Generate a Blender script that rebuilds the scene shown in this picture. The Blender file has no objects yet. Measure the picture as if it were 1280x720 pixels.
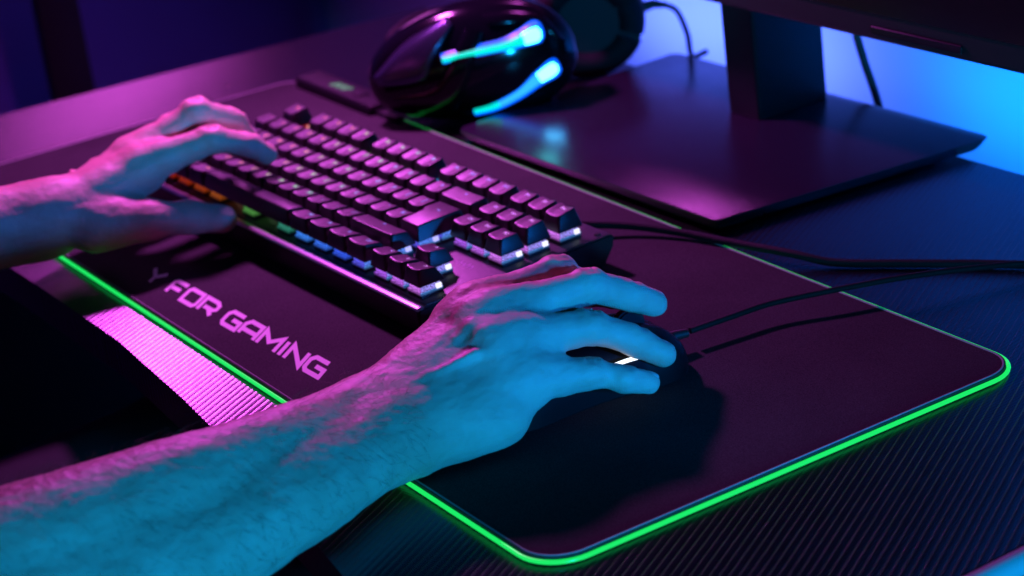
import bpy, bmesh, math, random
import numpy as np
from mathutils import Vector, Matrix, Euler

random.seed(7)
S = 0.001                      # the scene is laid out in millimetres
scene = bpy.context.scene
col = scene.collection
R = math.radians

# ------------------------------------------------------------------ camera
cd = bpy.data.cameras.new('camera')
cd.sensor_width = 36.0
cd.lens = 79.40
cd.clip_start = 0.05
cd.clip_end = 50
cd.dof.use_dof = True
cd.dof.focus_distance = 1.195
cd.dof.aperture_fstop = 8.2
cam = bpy.data.objects.new('camera', cd)
cam.location = (1.406863, -0.696027, 0.508495)
cam.rotation_euler = (R(67.98912525), R(6.92414408), R(55.71581497))
col.objects.link(cam)
scene.camera = cam

# ------------------------------------------------------------------ world and exposure
world = bpy.data.worlds.new('World')
scene.world = world
world.use_nodes = True
world.node_tree.nodes['Background'].inputs[0].default_value = (0.25, 0.12, 0.9, 1)
world.node_tree.nodes['Background'].inputs[1].default_value = 0.0025
scene.view_settings.view_transform = 'Standard'
scene.view_settings.look = 'None'
scene.view_settings.exposure = 0.0
scene.view_settings.gamma = 1.0
scene.render.engine = 'CYCLES'
scene.cycles.use_denoising = True
scene.cycles.max_bounces = 6
scene.cycles.sample_clamp_indirect = 3.0
scene.cycles.caustics_reflective = False
scene.cycles.caustics_refractive = False

# ------------------------------------------------------------------ lamps of the place, plus added fills
def aim(o, target):
    d = Vector(target) - o.location
    o.rotation_euler = d.to_track_quat('-Z', 'Y').to_euler()

def area(name, loc, target, size, power, color, size_y=None):
    l = bpy.data.lights.new(name, 'AREA')
    l.energy = power
    l.color = color
    l.size = size
    if size_y:
        l.shape = 'RECTANGLE'
        l.size_y = size_y
    o = bpy.data.objects.new(name, l)
    o.location = Vector(loc)
    aim(o, Vector(target))
    col.objects.link(o)
    return o

area('magenta_lamp', (-.06, .05, .40), (.12, -.10, 0), .05, 3.9, (.95, .11, 1))
area('magenta_fill', (-.72, .31, .365), (.15, -.05, .03), .17, .6, (1, .13, 1), .16)  # added fill, not a lamp of the room: brightens left desk and key tops
area('cyan_lamp', (1.36, -.36, .036), (.45, -.14, .055), .06, 8.2, (.004, .38, 1))
bl = bpy.data.lights.new('left_hand_fill', 'SPOT')  # added narrow spot that brightens the left hand and spares the mat
bl.energy = 24
bl.color = (.003, .20, 1)
bl.spot_size = R(17)
bl.spot_blend = .6
bl.shadow_soft_size = .03
blo = bpy.data.objects.new('left_hand_fill', bl)
blo.location = (1.30, .12, .15)
aim(blo, (.12, -.19, .055))
col.objects.link(blo)
area('blue_strip', (.33, .385, -.055), (.33, .482, .02), .32, 1.15, (.002, .25, 1), .02)
area('violet_strip', (-.10, .385, -.055), (-.10, .482, .02), .30, 1.2, (.15, .22, 1), .02)

# ------------------------------------------------------------------ materials
def new_mat(name):
    m = bpy.data.materials.new(name)
    m.use_nodes = True
    nt = m.node_tree
    b = nt.nodes['Principled BSDF']
    return m, nt, b

def node(nt, t, **kw):
    n = nt.nodes.new(t)
    for k, v in kw.items():
        setattr(n, k, v)
    return n

def plain(name, colr, rough=.5, metal=0, spec=.5, noise=0, bump=0, scale=400, coat=0):
    m, nt, b = new_mat(name)
    b.inputs['Base Color'].default_value = (*colr, 1)
    b.inputs['Roughness'].default_value = rough
    b.inputs['Metallic'].default_value = metal
    b.inputs['Specular IOR Level'].default_value = spec
    b.inputs['Coat Weight'].default_value = coat
    if noise or bump:
        tc = node(nt, 'ShaderNodeTexCoord')
        n = node(nt, 'ShaderNodeTexNoise')
        n.inputs['Scale'].default_value = scale
        n.inputs['Detail'].default_value = 4
        nt.links.new(tc.outputs['Object'], n.inputs['Vector'])
        if noise:
            mr = node(nt, 'ShaderNodeMapRange')
            mr.inputs['To Min'].default_value = max(0.02, rough - noise)
            mr.inputs['To Max'].default_value = min(1, rough + noise)
            nt.links.new(n.outputs['Fac'], mr.inputs['Value'])
            nt.links.new(mr.outputs['Result'], b.inputs['Roughness'])
        if bump:
            bp = node(nt, 'ShaderNodeBump')
            bp.inputs['Strength'].default_value = bump
            bp.inputs['Distance'].default_value = .0004
            nt.links.new(n.outputs['Fac'], bp.inputs['Height'])
            nt.links.new(bp.outputs['Normal'], b.inputs['Normal'])
    return m

def glow(name, colr, strength, base=(.02, .02, .02), sparkle=0, scale=900):
    m, nt, b = new_mat(name)
    b.inputs['Base Color'].default_value = (*base, 1)
    b.inputs['Roughness'].default_value = .3
    b.inputs['Emission Color'].default_value = (*colr, 1)
    b.inputs['Emission Strength'].default_value = strength
    if sparkle:
        tc = node(nt, 'ShaderNodeTexCoord')
        n = node(nt, 'ShaderNodeTexNoise')
        n.inputs['Scale'].default_value = scale
        n.inputs['Detail'].default_value = 3
        nt.links.new(tc.outputs['Object'], n.inputs['Vector'])
        mr = node(nt, 'ShaderNodeMapRange')
        mr.inputs['From Min'].default_value = .38
        mr.inputs['From Max'].default_value = .68
        mr.inputs['To Min'].default_value = strength * (1 - sparkle)
        mr.inputs['To Max'].default_value = strength * (1 + sparkle)
        nt.links.new(n.outputs['Fac'], mr.inputs['Value'])
        nt.links.new(mr.outputs['Result'], b.inputs['Emission Strength'])
    return m

def carbon_mat():
    """black carbon-look laminate: ridges every 4 mm, running diagonally built of short twill dashes"""
    m, nt, b = new_mat('carbon_laminate')
    tc = node(nt, 'ShaderNodeTexCoord')
    sep = node(nt, 'ShaderNodeSeparateXYZ')
    nt.links.new(tc.outputs['Object'], sep.inputs[0])
    def math_n(op, a, bb=None, clamp=False):
        n = node(nt, 'ShaderNodeMath', operation=op)
        n.use_clamp = clamp
        for i, v in enumerate((a, bb)):
            if v is None:
                continue
            if isinstance(v, (int, float)):
                n.inputs[i].default_value = v
            else:
                nt.links.new(v, n.inputs[i])
        return n.outputs[0]
    x, y = sep.outputs['X'], sep.outputs['Y']
    along = math_n('ADD', math_n('MULTIPLY', x, .86), math_n('MULTIPLY', y, .50))
    across = math_n('SUBTRACT', math_n('MULTIPLY', y, .86), math_n('MULTIPLY', x, .50))
    saw = math_n('FRACT', math_n('MULTIPLY', along, 1 / .0043))
    rise = math_n('MINIMUM', math_n('MULTIPLY', saw, 26.0), 1.0)
    ridge = math_n('SUBTRACT', rise, math_n('POWER', saw, 1.3))                    # quick rise, long gentle fall
    diag = math_n('ADD', math_n('MULTIPLY', along, 2 * math.pi / .0043), math_n('MULTIPLY', across, 2 * math.pi / .0016))
    twill = math_n('SINE', diag)
    h = math_n('ADD', math_n('MULTIPLY', ridge, 1.0), math_n('MULTIPLY', twill, .018))
    nz = node(nt, 'ShaderNodeTexNoise')
    nz.inputs['Scale'].default_value = 60
    nt.links.new(tc.outputs['Object'], nz.inputs['Vector'])
    mp = node(nt, 'ShaderNodeMapping')
    mp.inputs['Scale'].default_value = (300, 8, 1)
    nt.links.new(tc.outputs['Object'], mp.inputs['Vector'])
    grain = node(nt, 'ShaderNodeTexNoise')
    grain.inputs['Scale'].default_value = 1
    nt.links.new(mp.outputs[0], grain.inputs['Vector'])
    h2 = math_n('ADD', h, math_n('MULTIPLY', grain.outputs['Fac'], .05))
    bp = node(nt, 'ShaderNodeBump')
    bp.inputs['Strength'].default_value = 1.0
    bp.inputs['Distance'].default_value = .0014
    nt.links.new(h2, bp.inputs['Height'])
    nt.links.new(bp.outputs['Normal'], b.inputs['Normal'])
    cr = node(nt, 'ShaderNodeMapRange')
    cr.inputs['From Min'].default_value = 0
    cr.inputs['From Max'].default_value = 1
    cr.inputs['To Min'].default_value = .004
    cr.inputs['To Max'].default_value = .009
    b.inputs['IOR'].default_value = 2.05
    b.inputs['Specular Tint'].default_value = (.9, .62, .92, 1)
    nt.links.new(h, cr.inputs['Value'])
    cmb = node(nt, 'ShaderNodeCombineColor')
    for i in range(3):
        nt.links.new(cr.outputs['Result'], cmb.inputs[i])
    nt.links.new(cmb.outputs[0], b.inputs['Base Color'])
    rr = node(nt, 'ShaderNodeMapRange')
    rr.inputs['To Min'].default_value = .235
    rr.inputs['To Max'].default_value = .285
    nt.links.new(nz.outputs['Fac'], rr.inputs['Value'])
    nt.links.new(rr.outputs['Result'], b.inputs['Roughness'])
    b.inputs['Specular IOR Level'].default_value = .5
    return m

def cloth_mat():
    m, nt, b = new_mat('pad_cloth')
    tc = node(nt, 'ShaderNodeTexCoord')
    n = node(nt, 'ShaderNodeTexNoise')
    n.inputs['Scale'].default_value = 1500
    n.inputs['Detail'].default_value = 3
    nt.links.new(tc.outputs['Object'], n.inputs['Vector'])
    n2 = node(nt, 'ShaderNodeTexNoise')
    n2.inputs['Scale'].default_value = 14
    n2.inputs['Detail'].default_value = 3
    nt.links.new(tc.outputs['Object'], n2.inputs['Vector'])
    mx = node(nt, 'ShaderNodeMath', operation='MULTIPLY')
    nt.links.new(n.outputs['Fac'], mx.inputs[0])
    mr = node(nt, 'ShaderNodeMapRange')
    mr.inputs['To Min'].default_value = .06
    mr.inputs['To Max'].default_value = .125
    nt.links.new(n2.outputs['Fac'], mr.inputs['Value'])
    nt.links.new(mr.outputs['Result'], mx.inputs[1])
    cmb = node(nt, 'ShaderNodeCombineColor')
    for i in range(3):
        nt.links.new(mx.outputs[0], cmb.inputs[i])
    nt.links.new(cmb.outputs[0], b.inputs['Base Color'])
    bp = node(nt, 'ShaderNodeBump')
    bp.inputs['Strength'].default_value = .4
    bp.inputs['Distance'].default_value = .0004
    nt.links.new(n.outputs['Fac'], bp.inputs['Height'])
    nt.links.new(bp.outputs['Normal'], b.inputs['Normal'])
    b.inputs['Roughness'].default_value = .9
    b.inputs['Specular IOR Level'].default_value = .08
    return m

def skin_mat():
    m, nt, b = new_mat('skin')
    tc = node(nt, 'ShaderNodeTexCoord')
    n = node(nt, 'ShaderNodeTexNoise')
    n.inputs['Scale'].default_value = 45
    n.inputs['Detail'].default_value = 5
    nt.links.new(tc.outputs['Object'], n.inputs['Vector'])
    ramp = node(nt, 'ShaderNodeValToRGB')
    ramp.color_ramp.elements[0].position = .3
    ramp.color_ramp.elements[0].color = (.57, .37, .28, 1)
    ramp.color_ramp.elements[1].position = .72
    ramp.color_ramp.elements[1].color = (.68, .47, .37, 1)
    nt.links.new(n.outputs['Fac'], ramp.inputs['Fac'])
    nt.links.new(ramp.outputs[0], b.inputs['Base Color'])
    v = node(nt, 'ShaderNodeTexVoronoi')
    v.feature = 'DISTANCE_TO_EDGE'
    v.inputs['Scale'].default_value = 420
    nt.links.new(tc.outputs['Object'], v.inputs['Vector'])
    n3 = node(nt, 'ShaderNodeTexNoise')
    n3.inputs['Scale'].default_value = 220
    n3.inputs['Detail'].default_value = 6
    nt.links.new(tc.outputs['Object'], n3.inputs['Vector'])
    ad = node(nt, 'ShaderNodeMath', operation='MULTIPLY_ADD')
    ad.inputs[1].default_value = .25
    nt.links.new(v.outputs['Distance'], ad.inputs[0])
    nt.links.new(n3.outputs['Fac'], ad.inputs[2])
    bp = node(nt, 'ShaderNodeBump')
    bp.inputs['Strength'].default_value = .4
    bp.inputs['Distance'].default_value = .0010
    nt.links.new(ad.outputs[0], bp.inputs['Height'])
    nt.links.new(bp.outputs['Normal'], b.inputs['Normal'])
    b.inputs['Roughness'].default_value = .52
    b.inputs['Specular IOR Level'].default_value = .4
    b.inputs['Subsurface Weight'].default_value = .25
    b.inputs['Subsurface Radius'].default_value = (1, .35, .2)
    b.inputs['Subsurface Scale'].default_value = .003
    return m

M = {
    'carbon': carbon_mat(),
    'cloth': cloth_mat(),
    'skin': skin_mat(),
    'nail': plain('nail', (.75, .52, .45), .3),
    'print': plain('white_print', (.85, .82, .85), .7, bump=.4, scale=1500),
    'green': glow('green_fibre', (.012, .86, .13), 1.0, base=(.02, .03, .02)),
    'seam': plain('pale_stitching', (.35, .38, .36), .8, bump=.6, scale=1200),
    'plate': plain('keyboard_plate', (.06, .058, .062), .42, metal=.35, bump=.35, scale=1600, noise=.06),
    'case': plain('keyboard_case', (.012, .012, .014), .45, bump=.2, scale=1800),
    'rim': plain('case_edge_highlight', (.55, .55, .57), .3, metal=1),  # bright metal stands for the highlight along the black case's front lip
    'cap': plain('keycap_plastic', (.018, .017, .019), .36, spec=.65, bump=.25, scale=2600, noise=.05),
    'mouse': plain('mouse_plastic', (.003, .003, .004), .55, spec=.15, bump=.15, scale=1500),
    'mouse_side': plain('mouse_rubber', (.01, .01, .011), .7, bump=.5, scale=1500),
    'cable': plain('braided_cable', (.006, .006, .007), .7, spec=.2, bump=.8, scale=1600),
    'rubber': plain('cable_rubber', (.012, .012, .013), .5),
    'gloss': plain('piano_black', (.004, .004, .007), .12, spec=.4, noise=.03, scale=120),
    'wing': plain('satin_blue_reflection', (.09, .10, .17), .24, metal=.8),  # blue tint puts the wall's reflection into the wing's colour
    'dark': plain('black_plastic', (.008, .0075, .01), .55, spec=.3, bump=.2, scale=1500),
    'foam': plain('leatherette', (.008, .007, .009), .75, spec=.25, bump=.5, scale=700),
    'base': plain('monitor_base_plastic', (.018, .013, .027), .25, spec=.6, noise=.04, scale=90),
    'column': plain('monitor_column', (.008, .0075, .012), .5, spec=.2, bump=.15, scale=1500),
    'bezel': plain('monitor_bezel', (.02, .016, .018), .5, bump=.2, scale=1500),
    'screen': plain('screen_glass', (.006, .005, .006), .18),
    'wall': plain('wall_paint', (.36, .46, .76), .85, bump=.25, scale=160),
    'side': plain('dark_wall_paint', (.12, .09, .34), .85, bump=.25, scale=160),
    'post': plain('black_post', (.012, .010, .014), .7, bump=.3, scale=200),
    'trim': plain('desk_edge_band', (.45, .46, .48), .35, noise=.05, scale=200),
    'floor': plain('dark_carpet', (.010, .009, .012), .95, bump=.8, scale=400),
    'denim': plain('black_trousers', (.008, .008, .010), .9, bump=.8, scale=900),
    'led_hot': glow('led_white', (.80, .80, 1), 1.25),
    'strip_head': glow('lamp_blob', (.06, .85, .9), 9.0),
    'strip_head_blue': glow('lamp_blob_blue', (.06, .5, 1), 10.0),
    'strip_tail': glow('lamp_tail_green', (.0, .75, .62), 1.25),
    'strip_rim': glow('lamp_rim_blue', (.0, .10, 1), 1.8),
    'strip_blue': glow('lamp_tail_blue', (.02, .30, 1), 1.8),
    'mouse_led': glow('mouse_led_white', (.75, .86, 1), 2.2),
    'mouse_led_pink': glow('mouse_led_pink', (1, .05, .42), .7),
    'logo_green': glow('controller_logo', (.25, .95, .5), .35),
    'screw': plain('screw_steel', (.03, .03, .03), .4, metal=.8),
    'logo': plain('case_logo_print', (.6, .5, .66), .5),
}

# ------------------------------------------------------------------ mesh helpers
def make(name, verts, faces, mat, parent=None, smooth=True, sharp=35):
    me = bpy.data.meshes.new(name)
    me.from_pydata([tuple(v) for v in verts], [], faces)
    me.update()
    return link(name, me, mat, parent, smooth, sharp)

def link(name, me, mat, parent=None, smooth=True, sharp=35):
    if mat is not None and not me.materials:
        me.materials.append(mat)
    if smooth:
        me.polygons.foreach_set('use_smooth', [True] * len(me.polygons))
        if sharp:
            me.set_sharp_from_angle(angle=R(sharp))
    o = bpy.data.objects.new(name, me)
    col.objects.link(o)
    if parent is not None:
        o.parent = parent
    return o

def bm_mesh(name, bm):
    bmesh.ops.recalc_face_normals(bm, faces=bm.faces)
    me = bpy.data.meshes.new(name)
    bm.to_mesh(me)
    bm.free()
    return me

def empty(name, loc=(0, 0, 0), rot=(0, 0, 0)):
    o = bpy.data.objects.new(name, None)
    o.empty_display_size = .02
    o.location = [c * S for c in loc]
    o.rotation_euler = rot
    col.objects.link(o)
    return o

def tag(o, label=None, cat=None, group=None, kind=None):
    for k, v in (('label', label), ('category', cat), ('group', group), ('kind', kind)):
        if v:
            o[k] = v
    return o

def prism(name, outline, z0, z1, mat, parent=None, bevel=0, seg=2, inset_bottom=0):
    """vertical prism over an xy outline (mm), edges bevelled"""
    bm = bmesh.new()
    cx_ = sum(p[0] for p in outline) / len(outline); cy_ = sum(p[1] for p in outline) / len(outline)
    a = [bm.verts.new((((x - cx_) * (1 - inset_bottom) + cx_) * S, ((y - cy_) * (1 - inset_bottom) + cy_) * S, z0 * S)) for x, y in outline]
    b = [bm.verts.new((x * S, y * S, z1 * S)) for x, y in outline]
    n = len(outline)
    bm.faces.new(list(reversed(a)))
    bm.faces.new(b)
    for i in range(n):
        bm.faces.new((a[i], a[(i + 1) % n], b[(i + 1) % n], b[i]))
    if bevel:
        es = [e for e in bm.edges if abs(e.verts[0].co.z - e.verts[1].co.z) < 1e-7]
        bmesh.ops.bevel(bm, geom=es, offset=bevel * S, segments=seg, affect='EDGES', profile=.5)
    return link(name, bm_mesh(name, bm), mat, parent)

def rrect(x0, y0, x1, y1, r, n=8):
    out = []
    for cx, cy, a0 in ((x1 - r, y1 - r, 0), (x0 + r, y1 - r, 90), (x0 + r, y0 + r, 180), (x1 - r, y0 + r, 270)):
        for k in range(n + 1):
            a = R(a0 + 90 * k / n)
            out.append((cx + r * math.cos(a), cy + r * math.sin(a)))
    return out

def box(name, lo, hi, mat, parent=None, bevel=1.0, seg=2, off=(0, 0, 0)):
    bm = bmesh.new()
    bmesh.ops.create_cube(bm, size=1)
    for v in bm.verts:
        v.co = Vector([((lo[i] + hi[i]) / 2 + v.co[i] * (hi[i] - lo[i]) - off[i]) * S for i in range(3)])
    if bevel:
        bmesh.ops.bevel(bm, geom=list(bm.edges), offset=bevel * S, segments=seg, affect='EDGES', profile=.5)
    return link(name, bm_mesh(name, bm), mat, parent)

def spline(pts, per=10, closed=False):
    P = [np.array(p, float) for p in pts]
    n = len(P)
    out = []
    rng = range(n) if closed else range(n - 1)
    for i in rng:
        if closed:
            p0, p1, p2, p3 = P[i - 1], P[i], P[(i + 1) % n], P[(i + 2) % n]
        else:
            p1, p2 = P[i], P[i + 1]
            p0 = P[i - 1] if i else 2 * p1 - p2
            p3 = P[i + 2] if i + 2 < n else 2 * p2 - p1
        for k in range(per):
            t = k / per
            out.append(.5 * ((2 * p1) + (p2 - p0) * t + (2 * p0 - 5 * p1 + 4 * p2 - p3) * t * t + (3 * p1 - p0 - 3 * p2 + p3) * t ** 3))
    if not closed:
        out.append(P[-1])
    return out

def tube(name, path, radius, mat, parent=None, sides=12, closed=False, off=(0, 0, 0), squash=None):
    path = [np.array(p, float) for p in path]
    n = len(path)
    verts, faces = [], []
    for i, p in enumerate(path):
        if closed:
            t = path[(i + 1) % n] - path[i - 1]
        else:
            t = path[min(i + 1, n - 1)] - path[max(i - 1, 0)]
        t = t / (np.linalg.norm(t) + 1e-9)
        up = np.array([0, 0, 1.]) if abs(t[2]) < .9 else np.array([1., 0, 0])
        a = np.cross(t, up); a /= np.linalg.norm(a)
        b = np.cross(a, t)
        r = radius(i / (n - 1)) if callable(radius) else radius
        for k in range(sides):
            g = 2 * math.pi * k / sides
            q = p + a * math.cos(g) * r + b * math.sin(g) * r * (squash or 1)
            verts.append((q - np.array(off)) * S)
    m = n if closed else n - 1
    for i in range(m):
        for k in range(sides):
            j = (i + 1) % n
            faces.append((i * sides + k, i * sides + (k + 1) % sides, j * sides + (k + 1) % sides, j * sides + k))
    if not closed:
        faces.append(tuple(reversed(range(sides))))
        faces.append(tuple((n - 1) * sides + k for k in range(sides)))
    return make(name, verts, faces, mat, parent)

# ------------------------------------------------------------------ the setting
desk_front = [(-345, -232), (86, -236), (201, -239), (312, -250), (365, -257), (515, -281), (560, -289), (640, -294), (758, -296)]
desk_outline = desk_front + [(766, -290), (766, 293), (-292, 293)]
desk = empty('desk', (200, 0, -740))
tag(desk, 'black carbon-look desk with a wavy front edge under keyboard and monitor', 'desk')
dz = -740
bm = bmesh.new()
outl = [(x - 200, y) for x, y in desk_outline]
a = [bm.verts.new((x * S, y * S, (0 - 25 - dz) * S)) for x, y in outl]
b = [bm.verts.new((x * S, y * S, (0 - dz) * S)) for x, y in outl]
n = len(outl)
bm.faces.new(list(reversed(a))); bm.faces.new(b)
for i in range(n):
    bm.faces.new((a[i], a[(i + 1) % n], b[(i + 1) % n], b[i]))
bmesh.ops.bevel(bm, geom=[e for e in bm.edges if abs(e.verts[0].co.z - e.verts[1].co.z) < 1e-7], offset=.002, segments=2, affect='EDGES')
link('desk_top', bm_mesh('desk_top', bm), M['carbon'], desk)
tube('edge_band', [(568.5, y, 735) for y in np.linspace(-286, 288, 20)], 6.0, M['trim'], desk, sides=16)
box('added_dark_panel', (-528, -205, 0), (-504, 262, 714.5), M['dark'], desk, 3)  # black panel added to hide the lit wall, keeps under the desk dark
box('leg', (450, -30, 0), (510, 40, 714.5), M['dark'], desk, 4)
box('foot', (440, -220, 0.5), (520, 240, 25), M['dark'], desk, 5)

def structure(name, verts, faces, mat):
    o = make(name, [[c * S for c in v] for v in verts], faces, mat, smooth=False)
    o['kind'] = 'structure'
    return o
structure('floor', [(-1400, -1400, -740), (1800, -1400, -740), (1800, 900, -740), (-1400, 900, -740)], [(0, 1, 2, 3)], M['floor'])
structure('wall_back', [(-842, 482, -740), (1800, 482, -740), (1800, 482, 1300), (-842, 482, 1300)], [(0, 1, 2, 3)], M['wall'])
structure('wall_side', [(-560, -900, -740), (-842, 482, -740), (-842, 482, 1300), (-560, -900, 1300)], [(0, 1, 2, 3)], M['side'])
post = box('post', (-20, -16, 0), (20, 16, 2000), M['post'], None, 2)
post.location = (-.640, .085, -.740)
post.rotation_euler = (0, 0, R(-101))
tag(post, 'dark upright post standing against the navy side wall', 'post')

# ------------------------------------------------------------------ mouse pad
YAW = R(-1.6129)
pad = empty('desk_mat', (0, 0, 0.2), (0, 0, YAW))
tag(pad, 'long black cloth desk mat with a glowing green edge and pink lettering', 'desk mat')
PX0, PX1, PY0, PY1 = -188, 636.8, -204.5, 98.3
prism('mat_cloth', rrect(PX0 + 2, PY0 + 2, PX1 - 2, PY1 - 2, 22, 10), 0, 4.2, M['cloth'], pad, bevel=.5)
def loop3(inset, z, r):
    return [(x, y, z) for x, y in rrect(PX0 + inset, PY0 + inset, PX1 - inset, PY1 - inset, r, 10)]
def densify(path, step=12):
    out = []
    n = len(path)
    for i in range(n):
        p, q = np.array(path[i], float), np.array(path[(i + 1) % n], float)
        k = max(1, int(np.linalg.norm(q - p) / step))
        for j in range(k):
            out.append(p + (q - p) * j / k)
    return out
tube('light_fibre', densify(loop3(.6, 2.1, 23.4)), 1.15, M['green'], pad, sides=12, closed=True)
tube('stitched_hem', densify(loop3(3.2, 4.15, 21), 6), .55, M['seam'], pad, sides=6, closed=True)

# lettering on the mat: squared strokes, back slanted as printed
GL = {
    'R': (19, [[(0, 0), (0, 10), (0, 14)][0:1] + [(0, 14), (15, 14), (19, 11.5), (19, 7.5), (16, 5.5), (4, 5.5)], [(10, 5.5), (18, 0)]]),
    'E': (17, [[(17, 14), (2, 14), (0, 12), (0, 2), (2, 0), (17, 0)], [(1.8, 7), (14, 7)]]),
    'A': (19, [[(0, 0), (0, 10), (4, 14), (19, 14), (19, 0)], [(1.8, 5), (17.2, 5)]]),
    'D': (19, [[(0, 0), (0, 14), (14, 14), (19, 10), (19, 3), (16, 0), (1.8, 0)]]),
    'Y': (19, [[(0, 14), (9, 7), (9, 0)], [(19, 14), (10.5, 7.4)]]),
    'F': (17, [[(0, 0), (0, 12), (2, 14), (17, 14)], [(1.8, 6.5), (14, 6.5)]]),
    'O': (19, [[(9, 14), (2.5, 14), (0, 11.5), (0, 0), (16.5, 0), (19, 2.5), (19, 14), (9, 14)]]),
    'G': (19, [[(18.5, 14), (3.5, 14), (0, 10.5), (0, 2.5), (2.5, 0), (19, 0), (19, 7), (9, 7)]]),
    'M': (22, [[(0, 0), (0, 14), (11, 5.5), (22, 14), (22, 0)]]),
    'I': (3, [[(1.5, 0), (1.5, 14)]]),
    'N': (19, [[(0, 0), (0, 14), (19, 0), (19, 14)]]),
}
def ribbon(pts, w, z):
    P = [np.array(p, float) for p in pts]
    n = len(P)
    L_, R_ = [], []
    for i in range(n):
        d1 = P[i] - P[i - 1] if i else P[1] - P[0]
        d2 = P[i + 1] - P[i] if i < n - 1 else P[-1] - P[-2]
        d1 = d1 / np.linalg.norm(d1); d2 = d2 / np.linalg.norm(d2)
        n1 = np.array([-d1[1], d1[0]]); n2 = np.array([-d2[1], d2[0]])
        m = n1 + n2; m /= np.linalg.norm(m)
        m = m * (w / 2) / max(.45, m @ n1)
        L_.append(P[i] + m); R_.append(P[i] - m)
    v = [(p[0], p[1], z) for p in L_] + [(p[0], p[1], z) for p in R_]
    return v, [(i, n + i, n + i + 1, i + 1) for i in range(n - 1)]
letters = []
xcur = 29.0
for word in ('Y', 'FOR', 'GAMING'):
    for ch in word:
        letters.append((ch, xcur))
        xcur += GL[ch][0] * .95 + 4.8
    xcur += 9.0
shift = 150.0 - [x for c, x in letters if c == 'F'][0]
for ch, x0 in letters:
    verts, faces = [], []
    for i, st in enumerate(GL[ch][1]):
        v, f = ribbon(st, 4.0, 0)
        k = len(verts)
        # world position of the print: baseline y -186, slanted back to the left
        for (px, py, _) in v:
            wx, wy = x0 + shift + px * .95 + (14 - py) * .78, -186.5 + py * .98
            c, s_ = math.cos(-YAW), math.sin(-YAW)
            verts.append(((wx * c - wy * s_) * S, (wx * s_ + wy * c) * S, (4.32 + .05 * i) * S))
        faces += [tuple(k + a_ for a_ in q) for q in f]
    make('printed_letter', verts, faces, M['print'], pad, smooth=False)

# controller of the mat's light at its back edge
ctl = empty('light_controller', (-100, 96, .2), (0, 0, YAW))
tag(ctl, 'small black light controller box on the back edge of the desk mat', 'controller')
box('housing', (-62, -10, 0), (62, 14, 13), M['dark'], ctl, 3, 3)
for k in range(3):
    tube('logo_bar', [(-14 + 9 * k, -2, 13.2), (-8 + 9 * k, 5, 13.2)], 1.6, M['logo_green'], ctl, sides=8, squash=.3)
box('button', (24, -4, 12.5), (36, 6, 14.2), M['dark'], ctl, 1)
box('lead', (58, -5, 2), (92, 4, 8), M['dark'], ctl, 2)

# ------------------------------------------------------------------ keyboard
TH = R(1.3327)
U = 19.05
KO = np.array([174., -50., -28.0])              # local origin of the keyboard empty
kth = TH
def kworld(x, y, z):
    c, s_ = math.cos(kth), math.sin(kth)
    return (x, y * c - z * s_, 33.126 + y * s_ + z * c)
kb = empty('keyboard', kworld(*KO), (TH, 0, 0))
tag(kb, 'black mechanical gaming keyboard with rainbow backlight on the desk mat', 'keyboard')
def K(x, y, z):
    return ((x - KO[0]) * S, (y - KO[1]) * S, (z - KO[2]) * S)
CX0, CX1, CYF, CYB, PZ = -9.0, 357.0, -118.0, 23.5, -7.6
# case body: bottom lies flat on the mat (world z 4.5)
def local_z_for_world(y, wz):
    return (wz - 33.126 - y * math.sin(kth)) / math.cos(kth)
prof = [(CYF + 3, local_z_for_world(CYF + 3, 4.6)), (CYF, local_z_for_world(CYF, 8)), (CYF, PZ - 2.2), (CYF + 2.5, PZ - .4), (CYB - 2, PZ - .4), (CYB, PZ - 2.5), (CYB - 1, -16), (CYB - 11, local_z_for_world(CYB - 11, 4.6))]
bm = bmesh.new()
ra = [bm.verts.new(K(CX0, y, z)) for y, z in prof]
rb = [bm.verts.new(K(CX1, y, z)) for y, z in prof]
bm.faces.new(ra); bm.faces.new(list(reversed(rb)))
for i in range(len(prof)):
    j = (i + 1) % len(prof)
    bm.faces.new((ra[i], ra[j], rb[j], rb[i]))
bmesh.ops.bevel(bm, geom=[e for f in bm.faces if len(f.verts) == len(prof) for e in f.edges], offset=.0012, segments=2, affect='EDGES')
link('case', bm_mesh('case', bm), M['case'], kb)
def kbox(name, lo, hi, mat, parent=kb, bevel=.6, seg=2):
    return box(name, [lo[i] - KO[i] for i in range(3)], [hi[i] - KO[i] for i in range(3)], mat, parent, bevel, seg)
kbox('top_plate', (CX0 + 2, CYF + 7, PZ - 1.5), (CX1 - 2, CYB - 2.2, PZ), M['plate'], bevel=.4)
tube('edge_highlight', [(x - KO[0], CYF + 2.2 - KO[1], PZ - .6 - KO[2]) for x in np.linspace(CX0 + 1, CX1 - 1, 12)], 3.0, M['rim'], kb, sides=24, squash=.38)
for x, y in ((351.5, 15), (-4, 15)):
    bm = bmesh.new()
    bmesh.ops.create_cone(bm, cap_ends=True, segments=16, radius1=2.4 * S, radius2=1.9 * S, depth=1.2 * S)
    o = link('screw', bm_mesh('screw', bm), M['screw'], kb)
    o.location = K(x, y, PZ + .5)

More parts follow.
